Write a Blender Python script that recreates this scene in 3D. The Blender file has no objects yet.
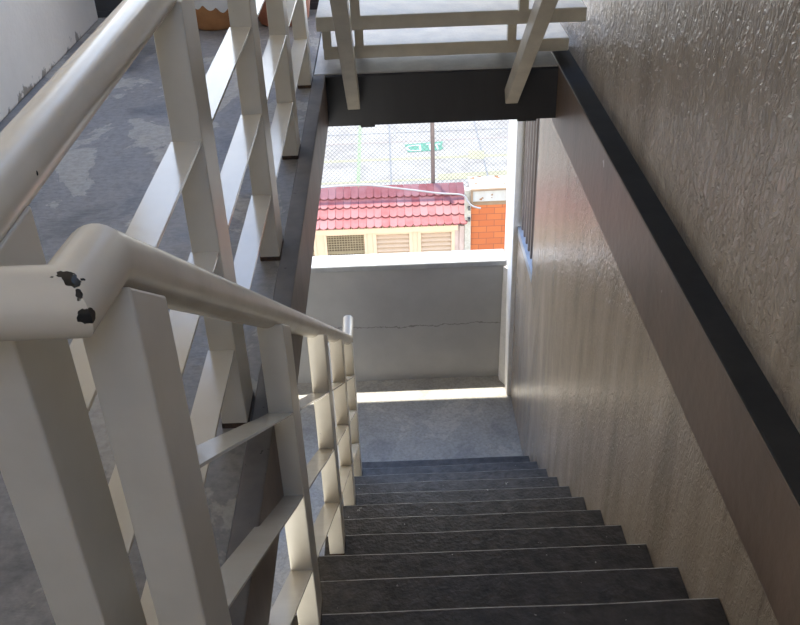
import bpy, bmesh, math, random
from mathutils import Vector, Matrix, noise as mnoise
random.seed(7)
scene = bpy.context.scene
COL = scene.collection

# ------------------------------------------------------------------ camera
F_PX = 908.5
RT = Vector((0.99924116, -0.02246795, -0.0318166))
UP = Vector((0.03891422, 0.54085265, 0.8402167))
FW = Vector((0.00166986, 0.84081722, -0.54131655))
cd = bpy.data.cameras.new('camera')
cam = bpy.data.objects.new('camera', cd); COL.objects.link(cam)
cd.sensor_fit = 'HORIZONTAL'; cd.sensor_width = 36.0
cd.lens = F_PX / 800 * 36.0
cd.clip_start = 0.02; cd.clip_end = 300
m = Matrix((RT, UP, -FW)).transposed()
cam.matrix_world = m.to_4x4()
scene.camera = cam

# ------------------------------------------------------------------ sky, sun, exposure
w = bpy.data.worlds.new('sky'); scene.world = w; w.use_nodes = True
nt = w.node_tree; nt.nodes.clear()
out = nt.nodes.new('ShaderNodeOutputWorld'); bg = nt.nodes.new('ShaderNodeBackground')
tc = nt.nodes.new('ShaderNodeTexCoord'); sx = nt.nodes.new('ShaderNodeSeparateXYZ')
rp = nt.nodes.new('ShaderNodeValToRGB')
rp.color_ramp.elements[0].position = 0.0; rp.color_ramp.elements[0].color = (0.95, 0.95, 0.92, 1)
rp.color_ramp.elements[1].position = 1.0; rp.color_ramp.elements[1].color = (0.14, 0.25, 0.50, 1)
e = rp.color_ramp.elements.new(0.25); e.color = (0.80, 0.87, 0.96, 1)
e = rp.color_ramp.elements.new(0.6); e.color = (0.30, 0.48, 0.88, 1)
nt.links.new(tc.outputs['Generated'], sx.inputs[0]); nt.links.new(sx.outputs['Z'], rp.inputs[0])
nt.links.new(rp.outputs[0], bg.inputs[0]); bg.inputs[1].default_value = 2.5
nt.links.new(bg.outputs[0], out.inputs[0])

sd = bpy.data.lights.new('sun', 'SUN'); sd.energy = 5.0; sd.angle = math.radians(0.55); sd.color = (1.0, 0.95, 0.86)
sun = bpy.data.objects.new('sun', sd); COL.objects.link(sun)
SUN = Vector((-0.07, 0.13, 1.0)).normalized()
sun.rotation_euler = SUN.to_track_quat('Z', 'Y').to_euler()

scene.view_settings.view_transform = 'Standard'; scene.view_settings.look = 'None'
scene.view_settings.gamma = 1.0; scene.view_settings.use_curve_mapping = False
scene.view_settings.exposure = 1.1

# ------------------------------------------------------------------ materials
def new_mat(name):
    mt = bpy.data.materials.new(name); mt.use_nodes = True
    n = mt.node_tree; b = n.nodes['Principled BSDF']
    return mt, n, b

def ramp(n, fac, stops):
    r = n.nodes.new('ShaderNodeValToRGB')
    r.color_ramp.elements[0].position = stops[0][0]; r.color_ramp.elements[0].color = (*stops[0][1], 1)
    r.color_ramp.elements[1].position = stops[-1][0]; r.color_ramp.elements[1].color = (*stops[-1][1], 1)
    for p, c in stops[1:-1]:
        q = r.color_ramp.elements.new(p); q.color = (*c, 1)
    n.links.new(fac, r.inputs[0]); return r.outputs[0]

def noise_tex(n, scale, detail=4, rough=0.55, stretch=(1, 1, 1), dist=0.0):
    g = n.nodes.new('ShaderNodeNewGeometry')
    mp = n.nodes.new('ShaderNodeMapping'); mp.inputs['Scale'].default_value = stretch
    n.links.new(g.outputs['Position'], mp.inputs[0])
    t = n.nodes.new('ShaderNodeTexNoise'); t.inputs['Scale'].default_value = scale
    t.inputs['Detail'].default_value = detail; t.inputs['Roughness'].default_value = rough
    t.inputs['Distortion'].default_value = dist
    n.links.new(mp.outputs[0], t.inputs['Vector']); return t.outputs['Fac']

def mix(n, fac, a, b):
    x = n.nodes.new('ShaderNodeMix'); x.data_type = 'RGBA'
    for sock, v in ((x.inputs[0], fac), (x.inputs[6], a), (x.inputs[7], b)):
        if isinstance(v, tuple): sock.default_value = (*v, 1)
        elif isinstance(v, (int, float)): sock.default_value = v
        else: n.links.new(v, sock)
    return x.outputs[2]

def bump(n, b, h, strength, dist):
    bp = n.nodes.new('ShaderNodeBump'); bp.inputs['Strength'].default_value = strength
    bp.inputs['Distance'].default_value = dist
    n.links.new(h, bp.inputs['Height']); n.links.new(bp.outputs[0], b.inputs['Normal'])

def paint(name, c, c2=None, rough=0.4, scale=6, stretch=(1, 1, 1), bump_s=0, bump_scale=40, bump_d=0.004,
          spots=None, spot_scale=60, spot_t=0.72, spec=0.5, bstretch=(1, 1, 1), bdist=0.0, rough2=None):
    mt, n, b = new_mat(name)
    c2 = c2 or tuple(v * 0.8 for v in c)
    f = noise_tex(n, scale, 5, 0.6, stretch)
    col = ramp(n, f, [(0.32, c2), (0.66, c)])
    if spots:
        s = noise_tex(n, spot_scale, 3, 0.6)
        k = ramp(n, s, [(spot_t, (0, 0, 0)), (spot_t + 0.02, (1, 1, 1))])
        col = mix(n, k, col, spots)
    n.links.new(col, b.inputs['Base Color'])
    if rough2 is None:
        b.inputs['Roughness'].default_value = rough
    else:
        rr = n.nodes.new('ShaderNodeMapRange'); rr.inputs[1].default_value = 0.35; rr.inputs[2].default_value = 0.65
        rr.inputs[3].default_value = rough; rr.inputs[4].default_value = rough2
        n.links.new(f, rr.inputs[0]); n.links.new(rr.outputs[0], b.inputs['Roughness'])
    b.inputs['Specular IOR Level'].default_value = spec
    if bump_s:
        bump(n, b, noise_tex(n, bump_scale, 3, 0.5, bstretch, bdist), bump_s, bump_d)
    return mt

def chipped_pipe():
    """cream gloss enamel with bare dark metal where the paint has flaked at the mitred corner"""
    mt, n, b = new_mat('cream_enamel_pipe')
    f = noise_tex(n, 9, 5, 0.6)
    col = ramp(n, f, [(0.3, (0.62, 0.55, 0.43)), (0.66, (0.69, 0.615, 0.485))])
    g = n.nodes.new('ShaderNodeNewGeometry')
    def near(pt, rad):
        d = n.nodes.new('ShaderNodeVectorMath'); d.operation = 'DISTANCE'
        n.links.new(g.outputs['Position'], d.inputs[0]); d.inputs[1].default_value = pt
        mr = n.nodes.new('ShaderNodeMapRange'); mr.inputs[1].default_value = 0; mr.inputs[2].default_value = rad
        mr.inputs[3].default_value = 0.38; mr.inputs[4].default_value = -0.25
        n.links.new(d.outputs['Value'], mr.inputs[0]); return mr.outputs[0]
    s = noise_tex(n, 55, 3, 0.5)
    acc = s
    for pt, rad in CHIPS:
        a = n.nodes.new('ShaderNodeMath'); a.operation = 'MAXIMUM'
        q = near(pt, rad); ad = n.nodes.new('ShaderNodeMath'); ad.operation = 'ADD'
        n.links.new(s, ad.inputs[0]); n.links.new(q, ad.inputs[1])
        n.links.new(acc, a.inputs[0]); n.links.new(ad.outputs[0], a.inputs[1]); acc = a.outputs[0]
    k = ramp(n, acc, [(0.745, (0, 0, 0)), (0.76, (1, 1, 1))])
    col = mix(n, k, col, (0.012, 0.011, 0.010))
    n.links.new(col, b.inputs['Base Color'])
    b.inputs['Roughness'].default_value = 0.26
    bump(n, b, noise_tex(n, 30, 2, 0.5), 0.12, 0.003)
    return mt
HZ = -0.33
CHIPS = [((-0.245, 0.575, -0.3245), 0.027), ((-0.236, 0.567, -0.328), 0.022), ((-0.2275, 0.559, -0.335), 0.016), ((-0.2225, 0.553, -0.348), 0.016)]

M = {}
M['pipe'] = chipped_pipe()
M['enamel'] = paint('cream_enamel', (0.68, 0.625, 0.515), (0.61, 0.555, 0.45), rough=0.34, scale=7, bump_s=0.08, bump_scale=26, bump_d=0.003,
                    spots=(0.05, 0.035, 0.02), spot_scale=48, spot_t=0.765)
M['enamel_top'] = paint('cream_enamel_crossbar', (0.70, 0.645, 0.535), (0.64, 0.585, 0.48), rough=0.16, scale=7, bump_s=0.06, bump_scale=18, bump_d=0.003)
M['rust'] = paint('rusty_foot', (0.10, 0.055, 0.03), (0.03, 0.02, 0.015), rough=0.8, scale=80)
M['steel_cream'] = paint('dusty_cream_steel', (0.60, 0.545, 0.44), (0.50, 0.45, 0.365), rough=0.32, scale=12, bump_s=0.15, bump_scale=60, bump_d=0.002)
M['floor'] = None
M['steps'] = paint('worn_dark_step_paint', (0.080, 0.070, 0.060), (0.042, 0.037, 0.033), rough=0.58, scale=22, bump_s=0.6, bump_scale=70, bump_d=0.006,
                   spots=(0.40, 0.37, 0.32), spot_scale=34, spot_t=0.71, rough2=0.48, spec=0.35)
M['nosing'] = paint('worn_step_edge', (0.34, 0.32, 0.29), (0.07, 0.065, 0.06), rough=0.7, scale=16)
M['wall_gloss'] = None
M['beam_dark'] = paint('dark_slate_paint', (0.030, 0.030, 0.034), (0.022, 0.022, 0.025), rough=0.55, scale=10, stretch=(1, 1, 0.2))
M['beam_top'] = paint('dark_beam_top', (0.036, 0.034, 0.031), (0.026, 0.025, 0.023), rough=0.8, scale=10, spec=0.2)
M['beam_brown'] = paint('brown_grey_beam_paint', (0.145, 0.103, 0.078), (0.108, 0.078, 0.06), rough=0.42, spec=0.32, scale=7, stretch=(1, 1, 0.25), bump_s=0.25, bump_scale=30, bump_d=0.005,
                        spots=(0.42, 0.40, 0.38), spot_scale=11, spot_t=0.73)
M['beam_left'] = paint('brown_side_paint', (0.20, 0.155, 0.13), (0.13, 0.105, 0.09), rough=0.5, scale=10, stretch=(1, 1, 0.25))
M['curb'] = paint('dark_grey_edge_paint', (0.19, 0.172, 0.155), (0.14, 0.127, 0.115), rough=0.7, spec=0.25, scale=14, spots=(0.05, 0.048, 0.045), spot_scale=60, spot_t=0.7)
M['plaster'] = paint('off_white_stucco', (0.84, 0.735, 0.59), (0.76, 0.66, 0.525), rough=0.85, scale=3, bump_s=0.35, bump_scale=55, bump_d=0.006)
M['white'] = paint('white_stucco', (0.88, 0.87, 0.85), (0.80, 0.79, 0.77), rough=0.9, scale=30, bump_s=0.6, bump_scale=120, bump_d=0.006)
M['coping_white'] = paint('weathered_white_coping', (0.40, 0.41, 0.41), (0.33, 0.335, 0.34), rough=0.85, scale=16)
M['grey_wall'] = paint('grey_parapet_paint', (0.42, 0.415, 0.40), (0.37, 0.365, 0.355), rough=0.62, scale=4, bump_s=0.1, bump_scale=40)
M['cement'] = paint('pale_cement', (0.58, 0.56, 0.52), (0.45, 0.44, 0.42), rough=0.6, scale=12, bump_s=0.4, bump_scale=50, bump_d=0.005)
def cracked(mt, z0):
    n = mt.node_tree; b = n.nodes['Principled BSDF']; src = b.inputs['Base Color'].links[0].from_socket
    g = n.nodes.new('ShaderNodeNewGeometry'); sp = n.nodes.new('ShaderNodeSeparateXYZ'); n.links.new(g.outputs['Position'], sp.inputs[0])
    f = noise_tex(n, 9, 5, 0.7)
    a = n.nodes.new('ShaderNodeMath'); a.operation = 'MULTIPLY_ADD'; n.links.new(f, a.inputs[0]); a.inputs[1].default_value = 0.10; n.links.new(sp.outputs['Z'], a.inputs[2])
    c = n.nodes.new('ShaderNodeMath'); c.operation = 'COMPARE'; n.links.new(a.outputs[0], c.inputs[0]); c.inputs[1].default_value = z0 + 0.05; c.inputs[2].default_value = 0.0035
    d = n.nodes.new('ShaderNodeMath'); d.operation = 'MULTIPLY'; n.links.new(c.outputs[0], d.inputs[0]); d.inputs[1].default_value = 0.6
    n.links.new(mix(n, d.outputs[0], src, (0.10, 0.09, 0.08)), b.inputs['Base Color'])
cracked(M['grey_wall'], -3.44)
def stained(mt):
    n = mt.node_tree; b = n.nodes['Principled BSDF']; src = b.inputs['Base Color'].links[0].from_socket
    g = n.nodes.new('ShaderNodeNewGeometry'); sp = n.nodes.new('ShaderNodeSeparateXYZ'); n.links.new(g.outputs['Position'], sp.inputs[0])
    mr = n.nodes.new('ShaderNodeMapRange'); mr.inputs[1].default_value = -1.158; mr.inputs[2].default_value = -0.98; mr.inputs[3].default_value = 0.16; mr.inputs[4].default_value = -0.2
    n.links.new(sp.outputs['Z'], mr.inputs[0])
    a = n.nodes.new('ShaderNodeMath'); a.operation = 'ADD'; n.links.new(noise_tex(n, 10, 5, 0.65), a.inputs[0]); n.links.new(mr.outputs[0], a.inputs[1])
    k = ramp(n, a.outputs[0], [(0.66, (0, 0, 0)), (0.72, (0.8, 0.8, 0.8))])
    n.links.new(mix(n, k, src, (0.20, 0.15, 0.10)), b.inputs['Base Color'])
M['plaster_stained'] = M['plaster'].copy(); stained(M['plaster_stained'])
M['dark_metal'] = paint('dark_grey_metal', (0.05, 0.048, 0.047), rough=0.45, scale=9)
M['window_bar'] = paint('grey_brown_bar_paint', (0.15, 0.125, 0.11), rough=0.4, scale=9)
M['sill'] = paint('blue_grey_sill_paint', (0.36, 0.40, 0.46), rough=0.35, scale=9)
M['terracotta'] = paint('terracotta_clay', (0.40, 0.185, 0.065), (0.30, 0.13, 0.045), rough=0.65, scale=14, bump_s=0.3, bump_scale=30)
M['terracotta_red'] = paint('reddish_clay', (0.36, 0.13, 0.065), (0.26, 0.09, 0.045), rough=0.6, scale=14, bump_s=0.3, bump_scale=30)
M['lace'] = paint('white_clay_slip', (0.70, 0.68, 0.63), (0.62, 0.6, 0.55), rough=0.6, scale=20)
M['soil'] = paint('potting_soil', (0.05, 0.035, 0.025), rough=0.95, scale=50, bump_s=0.8, bump_scale=80, bump_d=0.01)
M['leaf'] = paint('plant_leaf', (0.06, 0.16, 0.03), (0.03, 0.09, 0.02), rough=0.45, scale=12)
M['tread'] = paint('cement_tread_top', (0.74, 0.69, 0.58), (0.62, 0.58, 0.50), rough=0.7, scale=16, bump_s=0.4, bump_scale=80, bump_d=0.004)
M['cream_wood'] = paint('cream_shutter_paint', (0.48, 0.345, 0.225), (0.45, 0.32, 0.205), rough=0.6, scale=8)
M['pink_jamb'] = paint('pale_pink_plaster', (0.38, 0.285, 0.24), rough=0.8, scale=8)
M['pale_post'] = paint('pale_speckled_plaster', (0.36, 0.33, 0.27), (0.26, 0.24, 0.19), rough=0.85, scale=40)
M['dark_void'] = paint('painted_interior_shade', (0.16, 0.11, 0.06), (0.08, 0.055, 0.03), rough=0.9, scale=3)  # shade of the room behind the mesh windows, put into the colour
M['mesh_wire'] = paint('yellowed_wire', (0.32, 0.25, 0.14), rough=0.6, scale=10)
M['galv'] = paint('galvanised_wire', (0.07, 0.068, 0.066), rough=0.6, scale=10)
M['post'] = paint('brown_grey_fence_paint', (0.12, 0.085, 0.07), rough=0.6, scale=20)
M['cable'] = paint('pale_grey_cable', (0.22, 0.21, 0.205), rough=0.5, scale=10)
M['rail_white'] = paint('white_enamel', (0.74, 0.74, 0.74), rough=0.25, scale=7)
M['coping'] = paint('rust_streaked_white_coping', (0.34, 0.335, 0.31), (0.30, 0.28, 0.245), rough=0.85, scale=14, stretch=(1, 1, 0.25),
                    spots=(0.17, 0.075, 0.025), spot_scale=9, spot_t=0.60)
M['brown_ledge'] = paint('brown_ledge', (0.20, 0.13, 0.075), rough=0.8, scale=10)

def floor_mat(name, base, worn, dark, scale):
    mt, n, b = new_mat(name)
    f = noise_tex(n, scale, 6, 0.62, (1, 0.7, 1), 0.6)
    col = ramp(n, f, [(0.36, dark), (0.47, base), (0.55, base), (0.565, worn), (0.8, worn)])
    fine = noise_tex(n, 60, 4, 0.6)
    k = ramp(n, fine, [(0.30, (0.72, 0.72, 0.72)), (0.62, (1, 1, 1))])
    mm = n.nodes.new('ShaderNodeMix'); mm.data_type = 'RGBA'; mm.blend_type = 'MULTIPLY'; mm.inputs[0].default_value = 1
    n.links.new(col, mm.inputs[6]); n.links.new(k, mm.inputs[7])
    n.links.new(mm.outputs[2], b.inputs['Base Color'])
    r = ramp(n, f, [(0.4, (0.42,) * 3), (0.58, (0.65,) * 3)])
    n.links.new(r, b.inputs['Roughness'])
    bump(n, b, noise_tex(n, 45, 4, 0.6, (0.5, 1.3, 1)), 0.35, 0.006)
    return mt
M['floor'] = floor_mat('worn_grey_floor_paint', (0.24, 0.22, 0.198), (0.37, 0.335, 0.28), (0.14, 0.13, 0.12), 3.4)
M['landing'] = floor_mat('grey_landing_paint', (0.41, 0.39, 0.35), (0.49, 0.46, 0.40), (0.32, 0.305, 0.28), 3.0)

def wall_gloss():
    mt, n, b = new_mat('glossy_taupe_wall_paint')
    f = noise_tex(n, 5, 6, 0.6, (1, 1.6, 0.35))
    col = ramp(n, f, [(0.3, (0.29, 0.24, 0.188)), (0.5, (0.37, 0.308, 0.245)), (0.72, (0.44, 0.372, 0.304))])
    # dirt streaks running down
    s = noise_tex(n, 24, 4, 0.7, (1, 1.0, 0.10))
    k = ramp(n, s, [(0.60, (0, 0, 0)), (0.80, (0.55, 0.55, 0.55))])
    col = mix(n, k, col, (0.11, 0.085, 0.07))
    n.links.new(col, b.inputs['Base Color'])
    b.inputs['Roughness'].default_value = 0.22
    # brushed ripples
    h1 = noise_tex(n, 42, 3, 0.55, (1, 1.1, 0.6), 1.4)
    h2 = noise_tex(n, 7, 2, 0.5)
    a = n.nodes.new('ShaderNodeMath'); a.operation = 'MULTIPLY_ADD'
    n.links.new(h2, a.inputs[0]); a.inputs[1].default_value = 0.6; n.links.new(h1, a.inputs[2])
    bp = n.nodes.new('ShaderNodeBump'); bp.inputs['Distance'].default_value = 0.011
    g = n.nodes.new('ShaderNodeNewGeometry'); sp = n.nodes.new('ShaderNodeSeparateXYZ'); n.links.new(g.outputs['Position'], sp.inputs[0])
    mr = n.nodes.new('ShaderNodeMapRange'); mr.inputs[1].default_value = -1.7; mr.inputs[2].default_value = -1.2
    mr.inputs[3].default_value = 0.42; mr.inputs[4].default_value = 0.95
    n.links.new(sp.outputs['Z'], mr.inputs[0]); n.links.new(mr.outputs[0], bp.inputs['Strength'])
    n.links.new(a.outputs[0], bp.inputs['Height']); n.links.new(bp.outputs[0], b.inputs['Normal'])
    return mt
M['wall_gloss'] = wall_gloss()

def brick_mat():
    mt, n, b = new_mat('orange_brick')
    g = n.nodes.new('ShaderNodeNewGeometry'); sp = n.nodes.new('ShaderNodeSeparateXYZ'); cb = n.nodes.new('ShaderNodeCombineXYZ')
    n.links.new(g.outputs['Position'], sp.inputs[0]); n.links.new(sp.outputs['X'], cb.inputs['X']); n.links.new(sp.outputs['Z'], cb.inputs['Y'])
    t = n.nodes.new('ShaderNodeTexBrick'); n.links.new(cb.outputs[0], t.inputs['Vector'])
    t.inputs['Color1'].default_value = (0.35, 0.094, 0.022, 1); t.inputs['Color2'].default_value = (0.31, 0.074, 0.017, 1)
    t.inputs['Mortar'].default_value = (0.17, 0.05, 0.02, 1); t.inputs['Scale'].default_value = 1.0
    t.inputs['Mortar Size'].default_value = 0.004; t.inputs['Brick Width'].default_value = 0.19; t.inputs['Row Height'].default_value = 0.085
    n.links.new(t.outputs['Color'], b.inputs['Base Color']); b.inputs['Roughness'].default_value = 0.8
    return mt
M['brick'] = brick_mat()

def roof_mat():
    mt, n, b = new_mat('red_roof_tile')
    f = noise_tex(n, 6, 4, 0.6)
    col = ramp(n, f, [(0.32, (0.20, 0.036, 0.031)), (0.5, (0.225, 0.058, 0.052)), (0.70, (0.24, 0.082, 0.074))])
    at = n.nodes.new('ShaderNodeAttribute'); at.attribute_name = 'tint'
    col = mix(n, at.outputs['Fac'], col, (0.26, 0.105, 0.096))
    n.links.new(col, b.inputs['Base Color']); b.inputs['Roughness'].default_value = 0.7
    return mt
M['roof'] = roof_mat()

def court_mat():
    mt, n, b = new_mat('pale_court_concrete')
    f = noise_tex(n, 1.6, 6, 0.65, (1, 1, 1), 0.8)
    col = ramp(n, f, [(0.36, (0.15, 0.135, 0.115)), (0.52, (0.19, 0.178, 0.152)), (0.7, (0.22, 0.208, 0.178))])
    n.links.new(col, b.inputs['Base Color']); b.inputs['Roughness'].default_value = 0.9
    return mt
M['court'] = court_mat()
def flat_mat(name, c, r=0.85):
    return paint(name, c, tuple(v * 0.85 for v in c), rough=r, scale=3)
M['yellow'] = flat_mat('faded_yellow_line', (0.21, 0.195, 0.115))
M['redline'] = flat_mat('faded_red_line', (0.19, 0.155, 0.13))
M['greenline'] = flat_mat('faded_green_line', (0.16, 0.21, 0.11))
M['green'] = flat_mat('green_court_patch', (0.045, 0.145, 0.09))
M['whitemark'] = flat_mat('white_court_marking', (0.30, 0.31, 0.30))
M['joint'] = flat_mat('dark_expansion_joint', (0.13, 0.128, 0.125))

# ------------------------------------------------------------------ mesh helpers
class MB:
    def __init__(self): self.v = []; self.f = []; self.mi = []
    def add(self, vs, fs, mi=0):
        k = len(self.v); self.v += [Vector(p) for p in vs]
        self.f += [tuple(i + k for i in q) for q in fs]; self.mi += [mi] * len(fs)
        return self
    def box(self, x0, x1, y0, y1, z0, z1, mi=0):
        vs = [(x0, y0, z0), (x1, y0, z0), (x1, y1, z0), (x0, y1, z0), (x0, y0, z1), (x1, y0, z1), (x1, y1, z1), (x0, y1, z1)]
        return self.hexa(vs, mi)
    def hexa(self, vs, mi=0):
        return self.add(vs, [(0, 3, 2, 1), (4, 5, 6, 7), (0, 1, 5, 4), (1, 2, 6, 5), (2, 3, 7, 6), (3, 0, 4, 7)], mi)
    def bar(self, a, b, wx, h, up=(0, 0, 1), mi=0):
        """rectangular bar from a to b; wx across, h along the up side"""
        a = Vector(a); b = Vector(b); d = (b - a).normalized()
        s = d.cross(Vector(up)).normalized(); u = s.cross(d).normalized()
        q = []
        for p in (a, b):
            q.append([p + s * sx_ * wx / 2 + u * sy_ * h / 2 for sx_, sy_ in ((-1, -1), (1, -1), (1, 1), (-1, 1))])
        return self.add(q[0] + q[1], [(0, 3, 2, 1), (4, 5, 6, 7), (0, 1, 5, 4), (1, 2, 6, 5), (2, 3, 7, 6), (3, 0, 4, 7)], mi)
    def tube(self, pts, r, n=16, caps=True, mi=0):
        """mitred round tube along a polyline"""
        pts = [Vector(p) for p in pts]; rings = []
        d0 = (pts[1] - pts[0]).normalized()
        ref = Vector((0, 0, 1)) if abs(d0.z) < 0.9 else Vector((1, 0, 0))
        s = d0.cross(ref).normalized(); u = s.cross(d0).normalized()
        ring = [pts[0] + s * math.cos(2 * math.pi * i / n) * r + u * math.sin(2 * math.pi * i / n) * r for i in range(n)]
        rings.append(ring)
        for k in range(1, len(pts)):
            d = (pts[k] - pts[k - 1]).normalized()
            if k < len(pts) - 1:
                d2 = (pts[k + 1] - pts[k]).normalized(); nrm = (d + d2).normalized()
            else: nrm = d
            prev = rings[-1]
            rings.append([p + d * ((pts[k] - p).dot(nrm) / d.dot(nrm)) for p in prev])
        vs = [p for rg in rings for p in rg]; fs = []
        for k in range(len(rings) - 1):
            for i in range(n):
                j = (i + 1) % n
                fs.append((k * n + i, k * n + j, (k + 1) * n + j, (k + 1) * n + i))
        if caps:
            fs.append(tuple(range(n))[::-1]); fs.append(tuple((len(rings) - 1) * n + i for i in range(n)))
        return self.add(vs, fs, mi)
    def lathe(self, prof, n=40, c=(0, 0, 0), mi=0):
        vs = []; fs = []
        for r, z in prof:
            for i in range(n):
                a = 2 * math.pi * i / n
                vs.append((c[0] + r * math.cos(a), c[1] + r * math.sin(a), c[2] + z))
        for k in range(len(prof) - 1):
            for i in range(n):
                j = (i + 1) % n; fs.append((k * n + i, k * n + j, (k + 1) * n + j, (k + 1) * n + i))
        fs.append(tuple(range(n))[::-1]); fs.append(tuple((len(prof) - 1) * n + i for i in range(n)))
        return self.add(vs, fs, mi)
    def build(self, name, mats, parent=None, bevel=0.0, smooth=False, label=None):
        me = bpy.data.meshes.new(name)
        off = Vector((0, 0, 0)); p = parent
        while p is not None: off += p.location; p = p.parent
        me.from_pydata([tuple(q - off) for q in self.v], [], self.f)
        mats = mats if isinstance(mats, (list, tuple)) else [mats]
        for x in mats: me.materials.append(x)
        for poly, i in zip(me.polygons, self.mi): poly.material_index = i
        bm = bmesh.new(); bm.from_mesh(me)
        bmesh.ops.recalc_face_normals(bm, faces=bm.faces); bm.to_mesh(me); bm.free()
        o = bpy.data.objects.new(name, me); COL.objects.link(o)
        if parent is not None: o.parent = parent
        if smooth:
            for poly in me.polygons: poly.use_smooth = True
            md = o.modifiers.new('edges', 'EDGE_SPLIT'); md.split_angle = math.radians(30)
        if bevel:
            md = o.modifiers.new('bevel', 'BEVEL'); md.width = bevel; md.segments = 2; md.limit_method = 'ANGLE'
        if label: o['label'] = label
        return o

def thing(name, label, cat, loc=(0, 0, 0), group=None):
    o = bpy.data.objects.new(name, None); COL.objects.link(o); o.location = loc; o.empty_display_size = 0.1
    o['label'] = label; o['category'] = cat
    if group: o['group'] = group
    return o
def tag(o, label, cat, group=None):
    o['label'] = label; o['category'] = cat
    if group: o['group'] = group
    return o
def struct(o, label=None, cat=None):
    o['kind'] = 'structure'
    if label: o['label'] = label
    if cat: o['category'] = cat
    return o

# ------------------------------------------------------------------ setting: our building
ZF = -1.158       # upper corridor floor
ZL = -3.893       # landing floor
XW = 0.75         # right wall
XL = -0.256       # inner edge of the corridor slab
XLW = -1.41       # left wall
YB = 3.56         # face of the cross slab
YE = 5.26         # facade line
YS, G, R_ = 1.463, 0.265, 0.1906       # first visible nosing, going, riser
ZS = -1.796

# upper floor: corridor beside the well, the slab behind the camera and the cross slab ahead, one continuous floor
fb = MB()
fb.box(XLW - 0.2, -0.305, -2.2, YE, ZF - 0.16, ZF)
fb.box(-0.305, XW, -2.2, YS - 3 * G, ZF - 0.16, ZF)
struct(fb.build('floor', M['floor']), 'worn grey painted concrete corridor floor on the upper level', 'floor')
xb = MB(); xb.box(-0.30, XW, YB + 0.02, YE, ZF - 0.16, ZF + 0.001)
struct(xb.build('floor_cement', M['cement']), 'pale cement floor behind the dark slate beam', 'floor')
lb = MB(); lb.box(XLW - 0.2, XW, YS + 10 * G, 5.3, ZL - 0.16, ZL)
lb.box(XLW - 0.2, -0.29, 0.4, YS + 10 * G, ZL - 0.16, ZL)
struct(lb.build('floor_landing', M['landing']), 'grey painted landing at the foot of the dark steps', 'floor')

# edge trims of the stairwell opening
c = MB(); c.box(-0.305, XL, YS - 3 * G, YB + 0.01, ZF - 0.20, ZF + 0.002, 1)
o = c.build('trim_1', [M['beam_left'], M['curb']], bevel=0.004)
for p in o.data.polygons:
    p.material_index = 1 if p.normal.z > 0.5 else 0
struct(o, 'brown painted slab edge running under the railing posts', 'slab edge')
c = MB(); c.box(XL - 0.004, XW, YB, YB + 0.1, -1.372, ZF - 0.004); c.box(XL + 0.13, XL + 0.19, YB + 0.005, YB + 0.08, -1.383, -1.36)
c.box(0.52, 0.60, YB + 0.005, YB + 0.08, -1.383, -1.36)
struct(c.build('trim_2', M['beam_dark'], bevel=0.004), 'dark slate beam crossing above the lower steps', 'beam')
c = MB(); c.box(0.676, XW + 0.02, -2.2, YB + 0.24, -1.412, -1.148)
o = c.build('trim_3', [M['beam_brown'], M['beam_top']], bevel=0.006)
for p in o.data.polygons: p.material_index = 1 if p.normal.z > 0.5 else 0
struct(o, 'brown grey painted beam running along the glossy wall', 'beam')

# left wall of the corridor with a ragged flaking end
wl = MB(); wl.box(XLW - 0.2, XLW, -2.2, 4.55, ZF, 1.6)
struct(wl.build('wall_left', M['plaster_stained'], bevel=0.01), 'off-white stucco wall along the upper corridor', 'wall')
wb = MB(); wb.box(XLW - 0.2, XW + 0.2, -2.4, -2.2, ZF - 0.16, 1.85)  # added out of view; its height cuts the sky light on camera-facing posts
struct(wb.build('wall_light_block', M['plaster']), 'unseen off-white wall added behind the stair head to dim the light on the posts', 'wall')
# right wall with an opening for the barred window
WY0, WY1, WZ0, WZ1 = 4.345, 4.93, -2.585, -0.2
wr = MB()
wr.box(XW, XW + 0.2, -2.2, WY0, ZL - 0.2, 1.35)
wr.box(XW, XW + 0.2, WY0, YE + 0.02, ZL - 0.2, WZ0)
wr.box(XW, XW + 0.2, WY0, YE + 0.02, WZ1, 1.35)
struct(wr.build('wall_right', M['wall_gloss']), 'glossy taupe painted wall beside the stairs', 'wall')
pl = MB(); pl.box(0.722, XW + 0.2, WY1 + 0.005, 5.30, ZL, 4.4)
struct(pl.build('trim_4', M['white'], bevel=0.006), 'white rough stucco pillar at the end of the glossy wall', 'pillar')
# parapet of the landing
pw = MB(); pw.box(XLW - 0.2, 0.722, 5.168, 5.30, ZL, -2.985)
o = struct(pw.build('wall_front', M['grey_wall']), 'grey half-height wall closing the landing', 'wall')
cp = MB(); cp.box(XLW - 0.2, 0.718, 5.155, 5.315, -2.99, -2.945)
struct(cp.build('trim_5', M['coping_white'], bevel=0.008), 'white coping on the grey landing wall', 'coping')
fl = MB(); fl.hexa([(0.69, 5.12, ZL), (0.724, 5.06, ZL), (0.724, 5.17, ZL), (0.69, 5.17, ZL), (0.70, 5.15, -2.99), (0.724, 5.12, -2.99), (0.724, 5.17, -2.99), (0.70, 5.17, -2.99)])
struct(fl.build('trim_6', M['white']), 'pale plaster fillet between the landing wall and the pillar', 'fillet')
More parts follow.
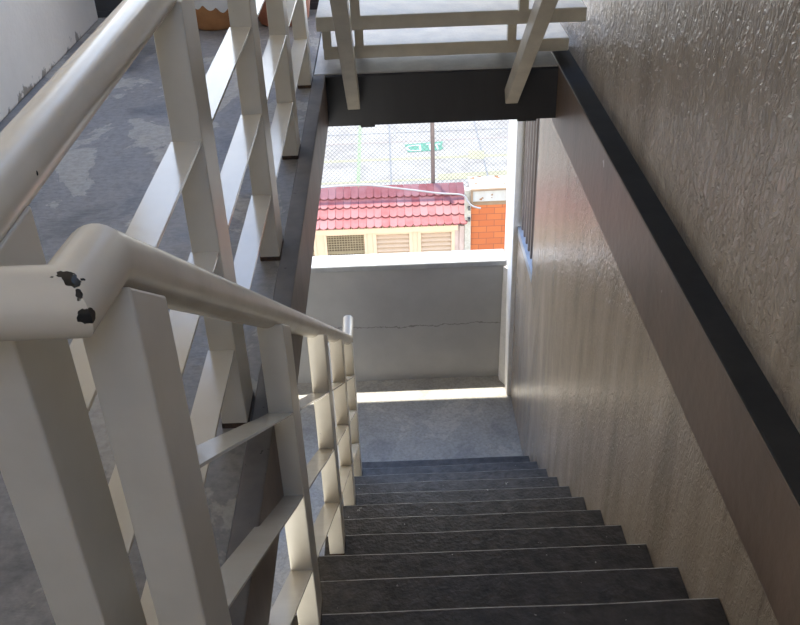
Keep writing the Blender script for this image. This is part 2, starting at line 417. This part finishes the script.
# left outer wall of the lower level, corridor slab and added roof slab above
lw = MB(); lw.box(XLW - 0.2, XLW, 0.4, 5.3, ZL - 0.2, ZF - 0.16)
struct(lw.build('wall_lower', M['plaster']), 'off-white wall beyond the landing, under the corridor', 'wall')
cg = MB()
cg.box(XLW - 0.2, XL, -2.2, 4.93, 1.6, 1.75)
struct(cg.build('ceiling', M['plaster']), 'off-white slab over the corridor', 'ceiling')
cg = MB(); cg.box(XLW - 0.2, XW + 0.2, -2.2, 5.0, 4.4, 4.55)  # unseen slab put in to keep sun off the steps and beam
struct(cg.build('sun_block_slab', M['plaster']), 'unseen off-white roof slab added over the stairwell to block the sun', 'roof')

# barred window in the right wall
wd = MB(); wd.box(XW + 0.06, XW + 0.2, WY0, WY1, WZ0, WZ0 + 0.02)
wd.hexa([(XW - 0.002, WY0, WZ0 - 0.05), (XW + 0.2, WY0, WZ0 - 0.05), (XW + 0.2, WY1, WZ0 - 0.05), (XW - 0.002, WY1, WZ0 - 0.05),
         (XW - 0.002, WY0, WZ0), (XW + 0.2, WY0, WZ0 + 0.03), (XW + 0.2, WY1, WZ0 + 0.03), (XW - 0.002, WY1, WZ0)])
wroot = bpy.data.objects.new('window_1', None); COL.objects.link(wroot); wroot.location = (XW + 0.05, (WY0 + WY1) / 2, WZ0)
struct(wroot, 'tall barred window with blue grey sill in the glossy wall', 'window')
struct(wd.build('window_sill', M['sill'], wroot))
jb = MB(); jb.box(XW + 0.02, XW + 0.16, WY1 - 0.03, WY1, WZ0 + 0.03, WZ1); jb.box(XW + 0.02, XW + 0.16, WY0, WY0 + 0.02, WZ0 + 0.03, WZ1)
struct(jb.build('window_frame', M['window_bar'], wroot))
for i in range(6):
    b_ = MB(); y = WY0 + 0.06 + i * 0.088
    b_.box(XW + 0.01, XW + 0.03, y, y + 0.022, WZ0 + 0.02, WZ1)
    b_.build('bar', M['window_bar'], wroot)

# ------------------------------------------------------------------ the concrete staircase
st = thing('concrete_staircase', 'dark worn concrete steps going down to the landing between the railing and the glossy wall', 'stairs', (0.24, YS, ZL))
def wavy(x, s): return mnoise.noise(Vector((x * 3.1, s * 7.7, 0.3))) * 0.004
for k in range(-2, 11):
    z = ZS - k * R_; y1 = YS + k * G; y0 = y1 - G - 0.02
    if k == -2: y0 = y1 - G
    n = 14; vs = []; fs = []
    x0, x1 = -0.285, XW - 0.002
    sec = [(y0, -0.20), (y0, 0.0), (y1 - 0.008, 0.0), (y1, -0.006), (y1 + 0.004, -0.03), (y1 - 0.006, -0.20)]
    ns = len(sec)
    for i in range(n + 1):
        x = x0 + (x1 - x0) * i / n
        for j, (yy, dz) in enumerate(sec):
            wob = wavy(x, k) if j in (2, 3, 4) else 0
            zz = z + dz + (wavy(x, k + 31) * 0.6 if j in (1, 2, 3) else 0)
            vs.append((x, yy + wob - (x - XW) * 0.0, zz))
    for i in range(n):
        for j in range(ns):
            a = i * ns + j; b2 = i * ns + (j + 1) % ns
            fs.append((a, b2, b2 + ns, a + ns))
    fs.append(tuple(range(ns))); fs.append(tuple(n * ns + j for j in range(ns))[::-1])
    s_ = MB(); s_.add(vs, fs)
    for q in range(n): s_.mi[q * ns + 2] = 1
    s_.build('step', [M['steps'], M['nosing']], st)

# ------------------------------------------------------------------ railing (corridor run and stair run share one welded handrail)
rl = thing('railing', 'cream painted steel railing of flat posts turning from the corridor down along the dark steps', 'railing', (-0.3, 0.66, ZF))
SL = -R_ / G
def sx_of(y): return -0.239 - 0.0145 * max(0.0, y - 2.1)       # centre line of the stair run
def hz_of(y): return -0.461 + SL * 0.985 * (y - 0.785)
yt = 0.785 - (HZ - (-0.456)) / (-SL * 0.985)
path = [(-0.338, 3.62, -0.319), (-0.338, 0.61, -0.320), (-0.338, 0.58, -0.352), (-0.246, 0.58, -0.352), (-0.240, 0.643, -0.352),
        (sx_of(3.82), 3.82, hz_of(3.82)), (sx_of(3.9), 3.99, hz_of(3.82) + 0.012)]
h = MB(); h.tube(path, 0.028, 28)
h.build('handrail', M['pipe'], rl, smooth=True)
# corridor posts and crossbars
cy = [0.612, 1.40, 2.072, 2.735, 3.42]
def post(x0, x1, y0, y1, zb, zt0, zt1, name='post'):
    p = MB()
    vs = [(x0, y0, zb), (x1, y0, zb), (x1, y1, zb), (x0, y1, zb), (x0, y0, zt0), (x1, y0, zt0), (x1, y1, zt1), (x0, y1, zt1)]
    p.hexa(vs); o = p.build('post', M['enamel'], rl, bevel=0.0025)
    q = MB(); q.box(x0 - 0.001, x1 + 0.001, y0 - 0.001, y1 + 0.001, zb, zb + 0.012)
    f = q.build('post_foot', M['rust'], o, label='rusty dark foot of the post')
    return o
for i, y in enumerate(cy):
    sh = 0.004 * min(i, 2)
    post(-0.361 + sh, -0.311 + sh, y, y + 0.10, ZF, -0.334, -0.334)
for i in range(len(cy) - 1):
    y0, y1 = cy[i] + 0.10, cy[i + 1]; sh = 0.004 * min(i, 2)
    for z in (-0.555, -0.76, -0.97):
        b_ = MB(); b_.box(-0.360 + sh, -0.310 + sh, y0 - 0.002, y1 + 0.002, z - 0.006, z)
        b_.build('crossbar', M['enamel_top'], rl, bevel=0.001)
# stair posts
sy = [0.628, 1.405, 2.16, 2.945, 3.745]
sk = [-3, 0, 3, 6, 9]
for y, k in zip(sy, sk):
    cx = sx_of(y + 0.05); zb = ZS - k * R_
    if k == -3: zb = ZF
    p = post(cx - 0.025, cx + 0.025, y, y + 0.092, zb, hz_of(y) - 0.02, hz_of(y + 0.092) - 0.02)
for i in range(len(sy) - 1):
    y0, y1 = sy[i] + 0.09, sy[i + 1] + 0.003
    for dz in (-0.228, -0.452, -0.68):
        b_ = MB(); za = hz_of(y0) + dz; zb = hz_of(y1) + dz
        xa, xb = sx_of(y0), sx_of(y1)
        n = 6; vs = []
        for j in range(n + 1):
            t = j / n; y = y0 + (y1 - y0) * t; x = xa + (xb - xa) * t
            z = za + (zb - za) * t + mnoise.noise(Vector((y * 5, dz * 9, i))) * 0.004
            vs += [(x - 0.0245, y, z - 0.005), (x + 0.0245, y, z - 0.005), (x + 0.0245, y, z), (x - 0.0245, y, z)]
        fs = []
        for j in range(n):
            a = j * 4
            for q in range(4): fs.append((a + q, a + (q + 1) % 4, a + 4 + (q + 1) % 4, a + 4 + q))
        fs += [(0, 1, 2, 3), (n * 4 + 3, n * 4 + 2, n * 4 + 1, n * 4)]
        b_.add(vs, fs); b_.build('crossbar', M['enamel_top'], rl)

# the next flight's railing end, standing on the landing beyond
lr = thing('lower_railing', 'white round-topped rail post standing on the landing behind the foot of the cream railing', 'railing', (-0.385, 4.05, ZL))
b_ = MB(); b_.tube([(-0.385, 4.05, ZL), (-0.385, 4.05, -2.80)], 0.022, 16); b_.build('post', M['rail_white'], lr, smooth=True)
b_ = MB(); b_.tube([(-0.385, 4.05, -2.80), (-0.385, 3.1, -3.40)], 0.022, 16); b_.build('handrail', M['rail_white'], lr, smooth=True)

# ------------------------------------------------------------------ open steel staircase going up from the cross slab
us = thing('steel_staircase', 'open staircase of cement treads on cream steel stringers above the dark slate beam', 'stairs', (0.2, 3.5, ZF))
SLU = 0.78
for x0, x1 in ((-0.147, -0.118), (0.487, 0.487)):
    s_ = MB()
    p0 = Vector((x0, 3.535, -1.262)); L = 3.4
    p1 = Vector((x1, 3.535 - L, -1.262 + L * SLU))
    s_.bar(p0, p1, 0.05, 0.062)
    s_.build('stringer', M['steel_cream'], us, bevel=0.003)
TR = [(3.585 - 0.285 * i, -1.05 + 0.19 * i) for i in range(13)]
for i, (y, z) in enumerate(TR):
    t = MB(); t.box(-0.256, 0.716, y, y + 0.30, z - 0.052, z)
    o = t.build('tread', [M['steel_cream'], M['tread']], us, bevel=0.004)
    for p in o.data.polygons: p.material_index = 1 if p.normal.z > 0.5 else 0
    ya = y + 0.255
    zlow = TR[i - 1][1] if i else ZF
    for x in ((-0.238, -0.112, 0.485) if i < 2 else (-0.112, 0.485)):
        b_ = MB(); b_.box(x - 0.017, x + 0.017, ya - 0.0, ya + 0.035, zlow, z - 0.05)
        b_.build('bracket', M['steel_cream'], us)

# ------------------------------------------------------------------ parapet and pots on the upper corridor
pp = thing('balcony_panel', 'dark metal panel closing the far end of the upper corridor behind the flower pots', 'panel', (-0.85, 4.60, ZF))
b_ = MB()
b_.box(XLW - 0.1, -0.30, 4.58, 4.60, ZF + 0.035, ZF + 1.0)
for xa, xb in ((XLW - 0.1, -0.945), (-0.905, -0.69), (-0.65, -0.30)): b_.box(xa, xb, 4.58, 4.60, ZF + 0.002, ZF + 0.035)
b_.build('sheet', M['dark_metal'], pp, bevel=0.003)
for x in (XLW + 0.05, -0.85, -0.33):
    b_ = MB(); b_.box(x, x + 0.04, 4.60, 4.64, ZF, ZF + 1.0); b_.build('post', M['dark_metal'], pp)

def pot(x, y, label, r, seed, lace=True, mat='terracotta'):
    p = thing('flower_pot', label, 'pot', (x, y, ZF), 'terracotta pots on the upper corridor')
    b_ = MB(); prof = [(r * 0.72, 0.0), (r * 0.80, 0.02), (r * 0.86, 0.08), (r * 0.95, 0.15), (r, 0.24), (r * 1.06, 0.25), (r * 1.06, 0.28), (r * 0.94, 0.28), (r * 0.90, 0.24)]
    b_.lathe(prof, 48, (x, y, ZF + 0.004)); b_.build('body', M[mat], p, smooth=True)
    # scalloped white decoration round the belly
    vs = []; fs = []; n = 120; rnd = random.Random(seed)
    for i in range(n):
        a = 2 * math.pi * i / n
        low = 0.112 - 0.022 * abs(math.sin(a * 7)) + 0.012 * math.sin(a * 3 + seed)
        for zz in (low, 0.18, 0.236):
            # radius follows the body
            rr = r * (0.86 + (zz - 0.08) / 0.07 * 0.09) if zz < 0.15 else r * (0.95 + (zz - 0.15) / 0.09 * 0.05)
            vs.append((x + (rr + 0.004) * math.cos(a), y + (rr + 0.004) * math.sin(a), ZF + 0.004 + zz))
    for i in range(n):
        j = (i + 1) % n
        for q in range(2): fs.append((i * 3 + q, j * 3 + q, j * 3 + q + 1, i * 3 + q + 1))
    b_ = MB(); b_.add(vs, fs)
    for i in range(14):                       # raised swirls
        a = 2 * math.pi * i / 14; pts = []
        for s in range(14):
            t = s / 13; ang = t * 4.2 * math.pi; rad = 0.026 * (1 - 0.8 * t)
            zz = 0.192 + rad * math.sin(ang); rr = r * (0.95 + max(zz - 0.15, 0) / 0.09 * 0.05) + 0.006
            aa = a + rad * math.cos(ang) / r
            pts.append((x + rr * math.cos(aa), y + rr * math.sin(aa), ZF + zz))
        b_.tube(pts, 0.0022, 5)
    if lace: b_.build('lace_band', M['lace'], p, smooth=True, label='white scalloped swirl decoration')
    b_ = MB(); b_.lathe([(r * 0.90, 0.225), (r * 0.90, 0.255), (r * 0.3, 0.262)], 32, (x, y, ZF)); b_.build('soil', M['soil'], p)
    b_ = MB()
    for i in range(26):
        a = rnd.uniform(0, 6.28); d = Vector((math.cos(a), math.sin(a), 0)); s = Vector((-d.y, d.x, 0)); L = rnd.uniform(0.12, 0.30); wd_ = 0.018
        base = Vector((x, y, ZF + 0.255)) + d * 0.03; vs = []
        for q in range(6):
            t = q / 5; c_ = base + d * (L * 0.3 * t) + Vector((0, 0, L * (1.1 * t - 0.75 * t * t)))
            ww = wd_ * math.sin(math.pi * min(0.12 + t * 0.86, 1))
            vs += [c_ - s * ww, c_ + Vector((0, 0, -0.004)), c_ + s * ww]
        b_.add(vs, [f for q in range(5) for f in ((q * 3, q * 3 + 1, q * 3 + 4, q * 3 + 3), (q * 3 + 1, q * 3 + 2, q * 3 + 5, q * 3 + 4))])
    b_.build('plant', M['leaf'], p, smooth=True)
pot(-0.805, 4.37, 'terracotta pot with white scalloped swirls, seen between the first two corridor posts', 0.142, 1)
pot(-0.488, 4.385, 'plain reddish terracotta pot half hidden behind the corridor posts, next to the open cement treads', 0.150, 2, False, 'terracotta_red')

# ------------------------------------------------------------------ outside: court
ZG = -7.6
g = MB()
g.box(-25, 25, 5.6, 42, ZG - 0.3, ZG, 0)
zinc = [0.0]
def strip(pts, wd_, mi, z=ZG + 0.002):
    zinc[0] += 0.0004; z += zinc[0]
    for a, b2 in zip(pts[:-1], pts[1:]):
        a = Vector((*a, 0)); b2 = Vector((*b2, 0)); d = (b2 - a).normalized(); s = Vector((-d.y, d.x, 0)) * wd_ / 2
        g.add([(q.x, q.y, z) for q in (a - s, b2 - s, b2 + s, a + s)], [(0, 1, 2, 3)], mi)
strip([(-6, 17.74), (6, 17.74)], 0.13, 1)
strip([(-6, 16.62), (8, 16.72)], 0.10, 1)
strip([(0.9, 16.75), (3.2, 16.85)], 0.30, 1)
strip([(-6, 18.60), (6, 18.75)], 0.07, 2)
strip([(-0.70, 16.2), (-0.72, 30)], 0.07, 3)
strip([(-0.04, 12), (-0.06, 40)], 0.035, 4)
strip([(1.90, 12), (1.86, 40)], 0.035, 4)
strip([(-8, 19.15), (8, 19.25)], 0.03, 4)
g.add([(x, y, ZG + 0.006) for x, y in ((1.58, 17.6), (1.9, 17.55), (1.95, 18.0), (1.62, 18.05))], [(0, 1, 2, 3)], 1)
zg = ZG + 0.007
g.add([(x, y, zg) for x, y in ((0.33, 18.06), (1.03, 18.12), (1.10, 18.20), (1.07, 18.34), (1.11, 18.60), (0.27, 18.50), (0.30, 18.30))], [tuple(range(7))], 5)
def mark(pts, wd_=0.05): strip(pts, wd_, 6, ZG + 0.006)
arc = [(0.60, 18.14)] + [(0.47 - 0.15 * math.sin(t), 18.28 + 0.14 * math.cos(t) * -1) for t in [i * math.pi / 8 for i in range(9)]] + [(0.60, 18.43)]
mark(arc); mark([(0.60, 18.11), (0.60, 18.46)], 0.045)
mark([(0.74, 18.46), (0.88, 18.46)], 0.05); mark([(0.81, 18.46), (0.82, 18.13)], 0.045); mark([(0.82, 18.14), (0.90, 18.14)], 0.045)
mark([(0.98, 18.14), (0.95, 18.42)], 0.04); mark([(0.95, 18.44), (1.04, 18.44)], 0.05)
o = g.build('ground', [M['court'], M['yellow'], M['redline'], M['greenline'], M['joint'], M['green'], M['whitemark']])
struct(o, 'bright sunlit concrete court with faded lines and a green painted patch', 'ground')

# ------------------------------------------------------------------ outside: shed with red tiled roof
sh = thing('shed', 'low cream building with scalloped red roof tiles and shutters beyond the landing wall', 'building', (-1.0, 10.3, ZG))
EY, EZ, RY, RZ = 10.0, -5.20, 10.70, -4.955
X0, X1 = -3.4, 0.90
b_ = MB()
b_.box(X0, X1 - 0.04, 10.16, 10.68, ZG, -5.24)
b_.build('wall', M['dark_void'], sh)
# roof: rows of scalloped tiles
rf = MB(); tw = 0.0965; rows = 4; tints = []
sl = Vector((0, RY - EY, RZ - EZ)); Ls = sl.length; sl.normalize(); nr = Vector((0, -sl.z, sl.y))
rf.hexa([(X0, EY + 0.09, EZ - 0.02), (X1, EY + 0.09, EZ - 0.02), (X1, RY + 0.02, RZ - 0.05), (X0, RY + 0.02, RZ - 0.05),
         (X0, EY + 0.09, EZ + 0.006), (X1, EY + 0.09, EZ + 0.006), (X1, RY + 0.02, RZ - 0.022), (X0, RY + 0.02, RZ - 0.022)]); tints += [0.0] * 8
rowlen = [0.0, 0.17, 0.35, 0.515, Ls + 0.02]
nt_ = int((X1 - X0) / tw)
for r_i in range(rows):
    s0, s1 = rowlen[r_i], rowlen[r_i + 1] + 0.03
    if r_i == rows - 1: s1 = rowlen[-1]
    for t in range(nt_):
        xa = X1 - (t + 1) * tw; tint = random.choice([0, 0, 0.15, 0.35, 0.6, 0.85]); dz = random.uniform(-0.002, 0.002)
        prof = [(xa + 0.002, s1), (xa + 0.002, s0 + 0.045)]
        for q in range(7):
            a = math.pi * q / 6
            prof.append((xa + tw / 2 - math.cos(a) * (tw / 2 - 0.002), s0 + 0.045 - math.sin(a) * 0.042))
        prof += [(xa + tw - 0.002, s0 + 0.045), (xa + tw - 0.002, s1)]
        top = []; bot = []
        for (px, s) in prof:
            f = 1 - (s - s0) / (s1 - s0); hgt = 0.004 + 0.024 * f + dz
            base = Vector((px, EY, EZ)) + sl * s
            top.append(base + nr * hgt); bot.append(base + nr * (hgt - 0.014))
        n = len(prof); rf.add(top + bot, [tuple(range(n)), tuple(range(n, 2 * n))[::-1]] + [(i, (i + 1) % n, n + (i + 1) % n, n + i) for i in range(n)])
        tints += [tint] * (2 * n)
ro = rf.build('roof', M['roof'], sh)
at = ro.data.attributes.new('tint', 'FLOAT', 'POINT')
for i, v in enumerate(tints): at.data[i].value = v
# cream timber front
YF = 10.09
def frame(x0, x1, z0, z1, wd_, name='window_frame', parent=sh, d=0.04, mat='cream_wood', y=YF):
    b = MB(); b.box(x0, x0 + wd_, y, y + d, z0, z1); b.box(x1 - wd_, x1, y, y + d, z0, z1)
    b.box(x0 + wd_, x1 - wd_, y, y + d, z1 - wd_, z1); b.box(x0 + wd_, x1 - wd_, y, y + d, z0, z0 + wd_)
    return b.build(name, M[mat], parent, bevel=0.004)
b_ = MB(); b_.box(X0, 0.78, YF - 0.045, YF + 0.08, -5.285, -5.212); b_.build('fascia', M['cream_wood'], sh, bevel=0.004)
b_ = MB()
for x0, x1 in ((-1.03, -0.87), (-0.375, -0.27), (0.20, 0.285)):
    b_.box(x0, x1, YF + 0.01, YF + 0.08, -6.3, -5.285)
b_.box(X0, 0.78, YF + 0.01, YF + 0.08, ZG, -6.3); b_.build('front_panel', M['cream_wood'], sh, bevel=0.004)
b_ = MB(); b_.box(0.745, 0.80, YF + 0.005, YF + 0.08, ZG, -5.24); b_.box(0.80, 0.865, YF - 0.015, 10.3, ZG, -5.24); b_.build('jamb', M['pink_jamb'], sh, bevel=0.004)
for x0, x1 in ((-0.285, 0.215), (0.275, 0.745)):
    s_ = frame(x0, x1, -6.25, -5.285, 0.045, 'shutter')
    b_ = MB(); z = -5.345
    while z > -6.2:
        b_.hexa([(x0 + 0.045, YF + 0.000, z - 0.042), (x1 - 0.045, YF + 0.000, z - 0.042), (x1 - 0.045, YF + 0.010, z - 0.050), (x0 + 0.045, YF + 0.010, z - 0.050),
                 (x0 + 0.045, YF + 0.050, z + 0.000), (x1 - 0.045, YF + 0.050, z + 0.000), (x1 - 0.045, YF + 0.056, z - 0.008), (x0 + 0.045, YF + 0.056, z - 0.008)])
        z -= 0.062
    b_.build('louvre', M['cream_wood'], s_)
for x0, x1 in ((-0.90, -0.36), (-1.62, -1.0)):
    s_ = frame(x0, x1, -6.25, -5.285, 0.035, 'mesh_window')
    b_ = MB(); x = x0 + 0.05
    while x < x1 - 0.04:
        b_.box(x, x + 0.006, YF + 0.02, YF + 0.026, -6.2, -5.32); x += 0.034
    z = -6.2
    while z < -5.33:
        b_.box(x0 + 0.035, x1 - 0.035, YF + 0.014, YF + 0.02, z, z + 0.006); z += 0.034
    b_.box(x0 + 0.035, x1 - 0.035, YF + 0.04, YF + 0.065, -5.60, -5.575)
    b_.build('wire_mesh', M['mesh_wire'], s_)
b_ = MB(); b_.box(0.865, 0.94, 10.06, 10.14, ZG, -4.75); b_.build('corner_post', M['pale_post'], sh)
for z in (-4.98, -5.13):
    b_ = MB(); b_.box(0.90, 0.93, 10.0, 10.06, z - 0.015, z + 0.015); b_.build('pipe_clip', M['dark_metal'], sh)

# brick wall with rust streaked coping
bw = thing('brick_wall', 'orange brick wall with rust-streaked white coping beside the red roofed building', 'wall', (1.9, 10.2, ZG))
b_ = MB(); b_.box(0.94, 3.2, 10.10, 10.25, ZG, -4.97); b_.build('brickwork', M['brick'], bw)
b_ = MB(); b_.box(0.94, 3.2, 10.085, 10.27, -4.97, -4.905); b_.build('ledge', M['brown_ledge'], bw)
b_ = MB(); b_.box(0.93, 3.2, 10.05, 10.45, -4.905, -4.745); b_.build('coping', M['coping'], bw, bevel=0.006)
b_ = MB(); b_.tube([(0.945, 10.03, -4.93), (0.945, 10.03, -4.74), (3.2, 10.03, -4.715)], 0.016, 10); b_.build('pipe_rail', M['brown_ledge'], bw, smooth=True)

# chain link fence behind the ridge
fe = thing('chain_link_fence', 'tall chain-link fence with brown posts standing behind the red roof', 'fence', (0.5, 10.8, ZG))
FY = 10.80; FZ0, FZ1 = -5.4, -1.9; FX0, FX1 = -2.4, 3.4
b_ = MB(); step = 0.057; H = FZ1 - FZ0; wr_ = 0.0014
x = FX0 - H
while x < FX1:
    for sgn in (1, -1):
        a0 = Vector((x, FY, FZ0)); a1 = Vector((x + H, FY, FZ1))
        if sgn < 0: a0.z, a1.z = FZ1, FZ0
        d = a1 - a0
        t0 = max(0, (FX0 - a0.x) / d.x); t1 = min(1, (FX1 - a0.x) / d.x)
        if t1 > t0: b_.bar(a0 + d * t0 + Vector((0, 0.004 * sgn, 0)), a0 + d * t1 + Vector((0, 0.004 * sgn, 0)), wr_ * 2, wr_ * 2, (0, 1, 0))
    x += step
b_.build('chain_link_mesh', M['galv'], fe)
for x in (-1.95, 0.512, 2.98):
    b_ = MB(); b_.tube([(x, FY - 0.035, ZG), (x, FY - 0.035, FZ1 + 0.03)], 0.026, 14); b_.build('fence_post', M['post'], fe, smooth=True)
b_ = MB(); b_.tube([(FX0, FY + 0.03, FZ1), (FX1, FY + 0.03, FZ1)], 0.022, 10); b_.build('top_rail', M['post'], fe, smooth=True)

# cable slung across the roof
cpts = [(-1.6, 10.05, -4.72), (-0.92, 10.05, -4.64), (-0.40, 10.05, -4.62), (0.15, 10.05, -4.70), (0.55, 10.05, -4.77), (0.83, 10.04, -4.80), (0.90, 10.0, -4.88), (0.96, 9.98, -4.93), (1.05, 9.98, -4.96)]
def smooth_pts(p, n=6):
    p = [Vector(q) for q in p]; o_ = []
    for i in range(len(p) - 1):
        a, b2, c_, d = p[max(i - 1, 0)], p[i], p[i + 1], p[min(i + 2, len(p) - 1)]
        for k in range(n):
            t = k / n
            o_.append(0.5 * ((2 * b2) + (c_ - a) * t + (2 * a - 5 * b2 + 4 * c_ - d) * t * t + (3 * b2 - a - 3 * c_ + d) * t ** 3))
    return o_ + [p[-1]]
b_ = MB(); b_.tube(smooth_pts(cpts), 0.0105, 10)
tag(b_.build('cable', M['cable'], smooth=True), 'pale grey cable sagging across the red tiled roof', 'cable')
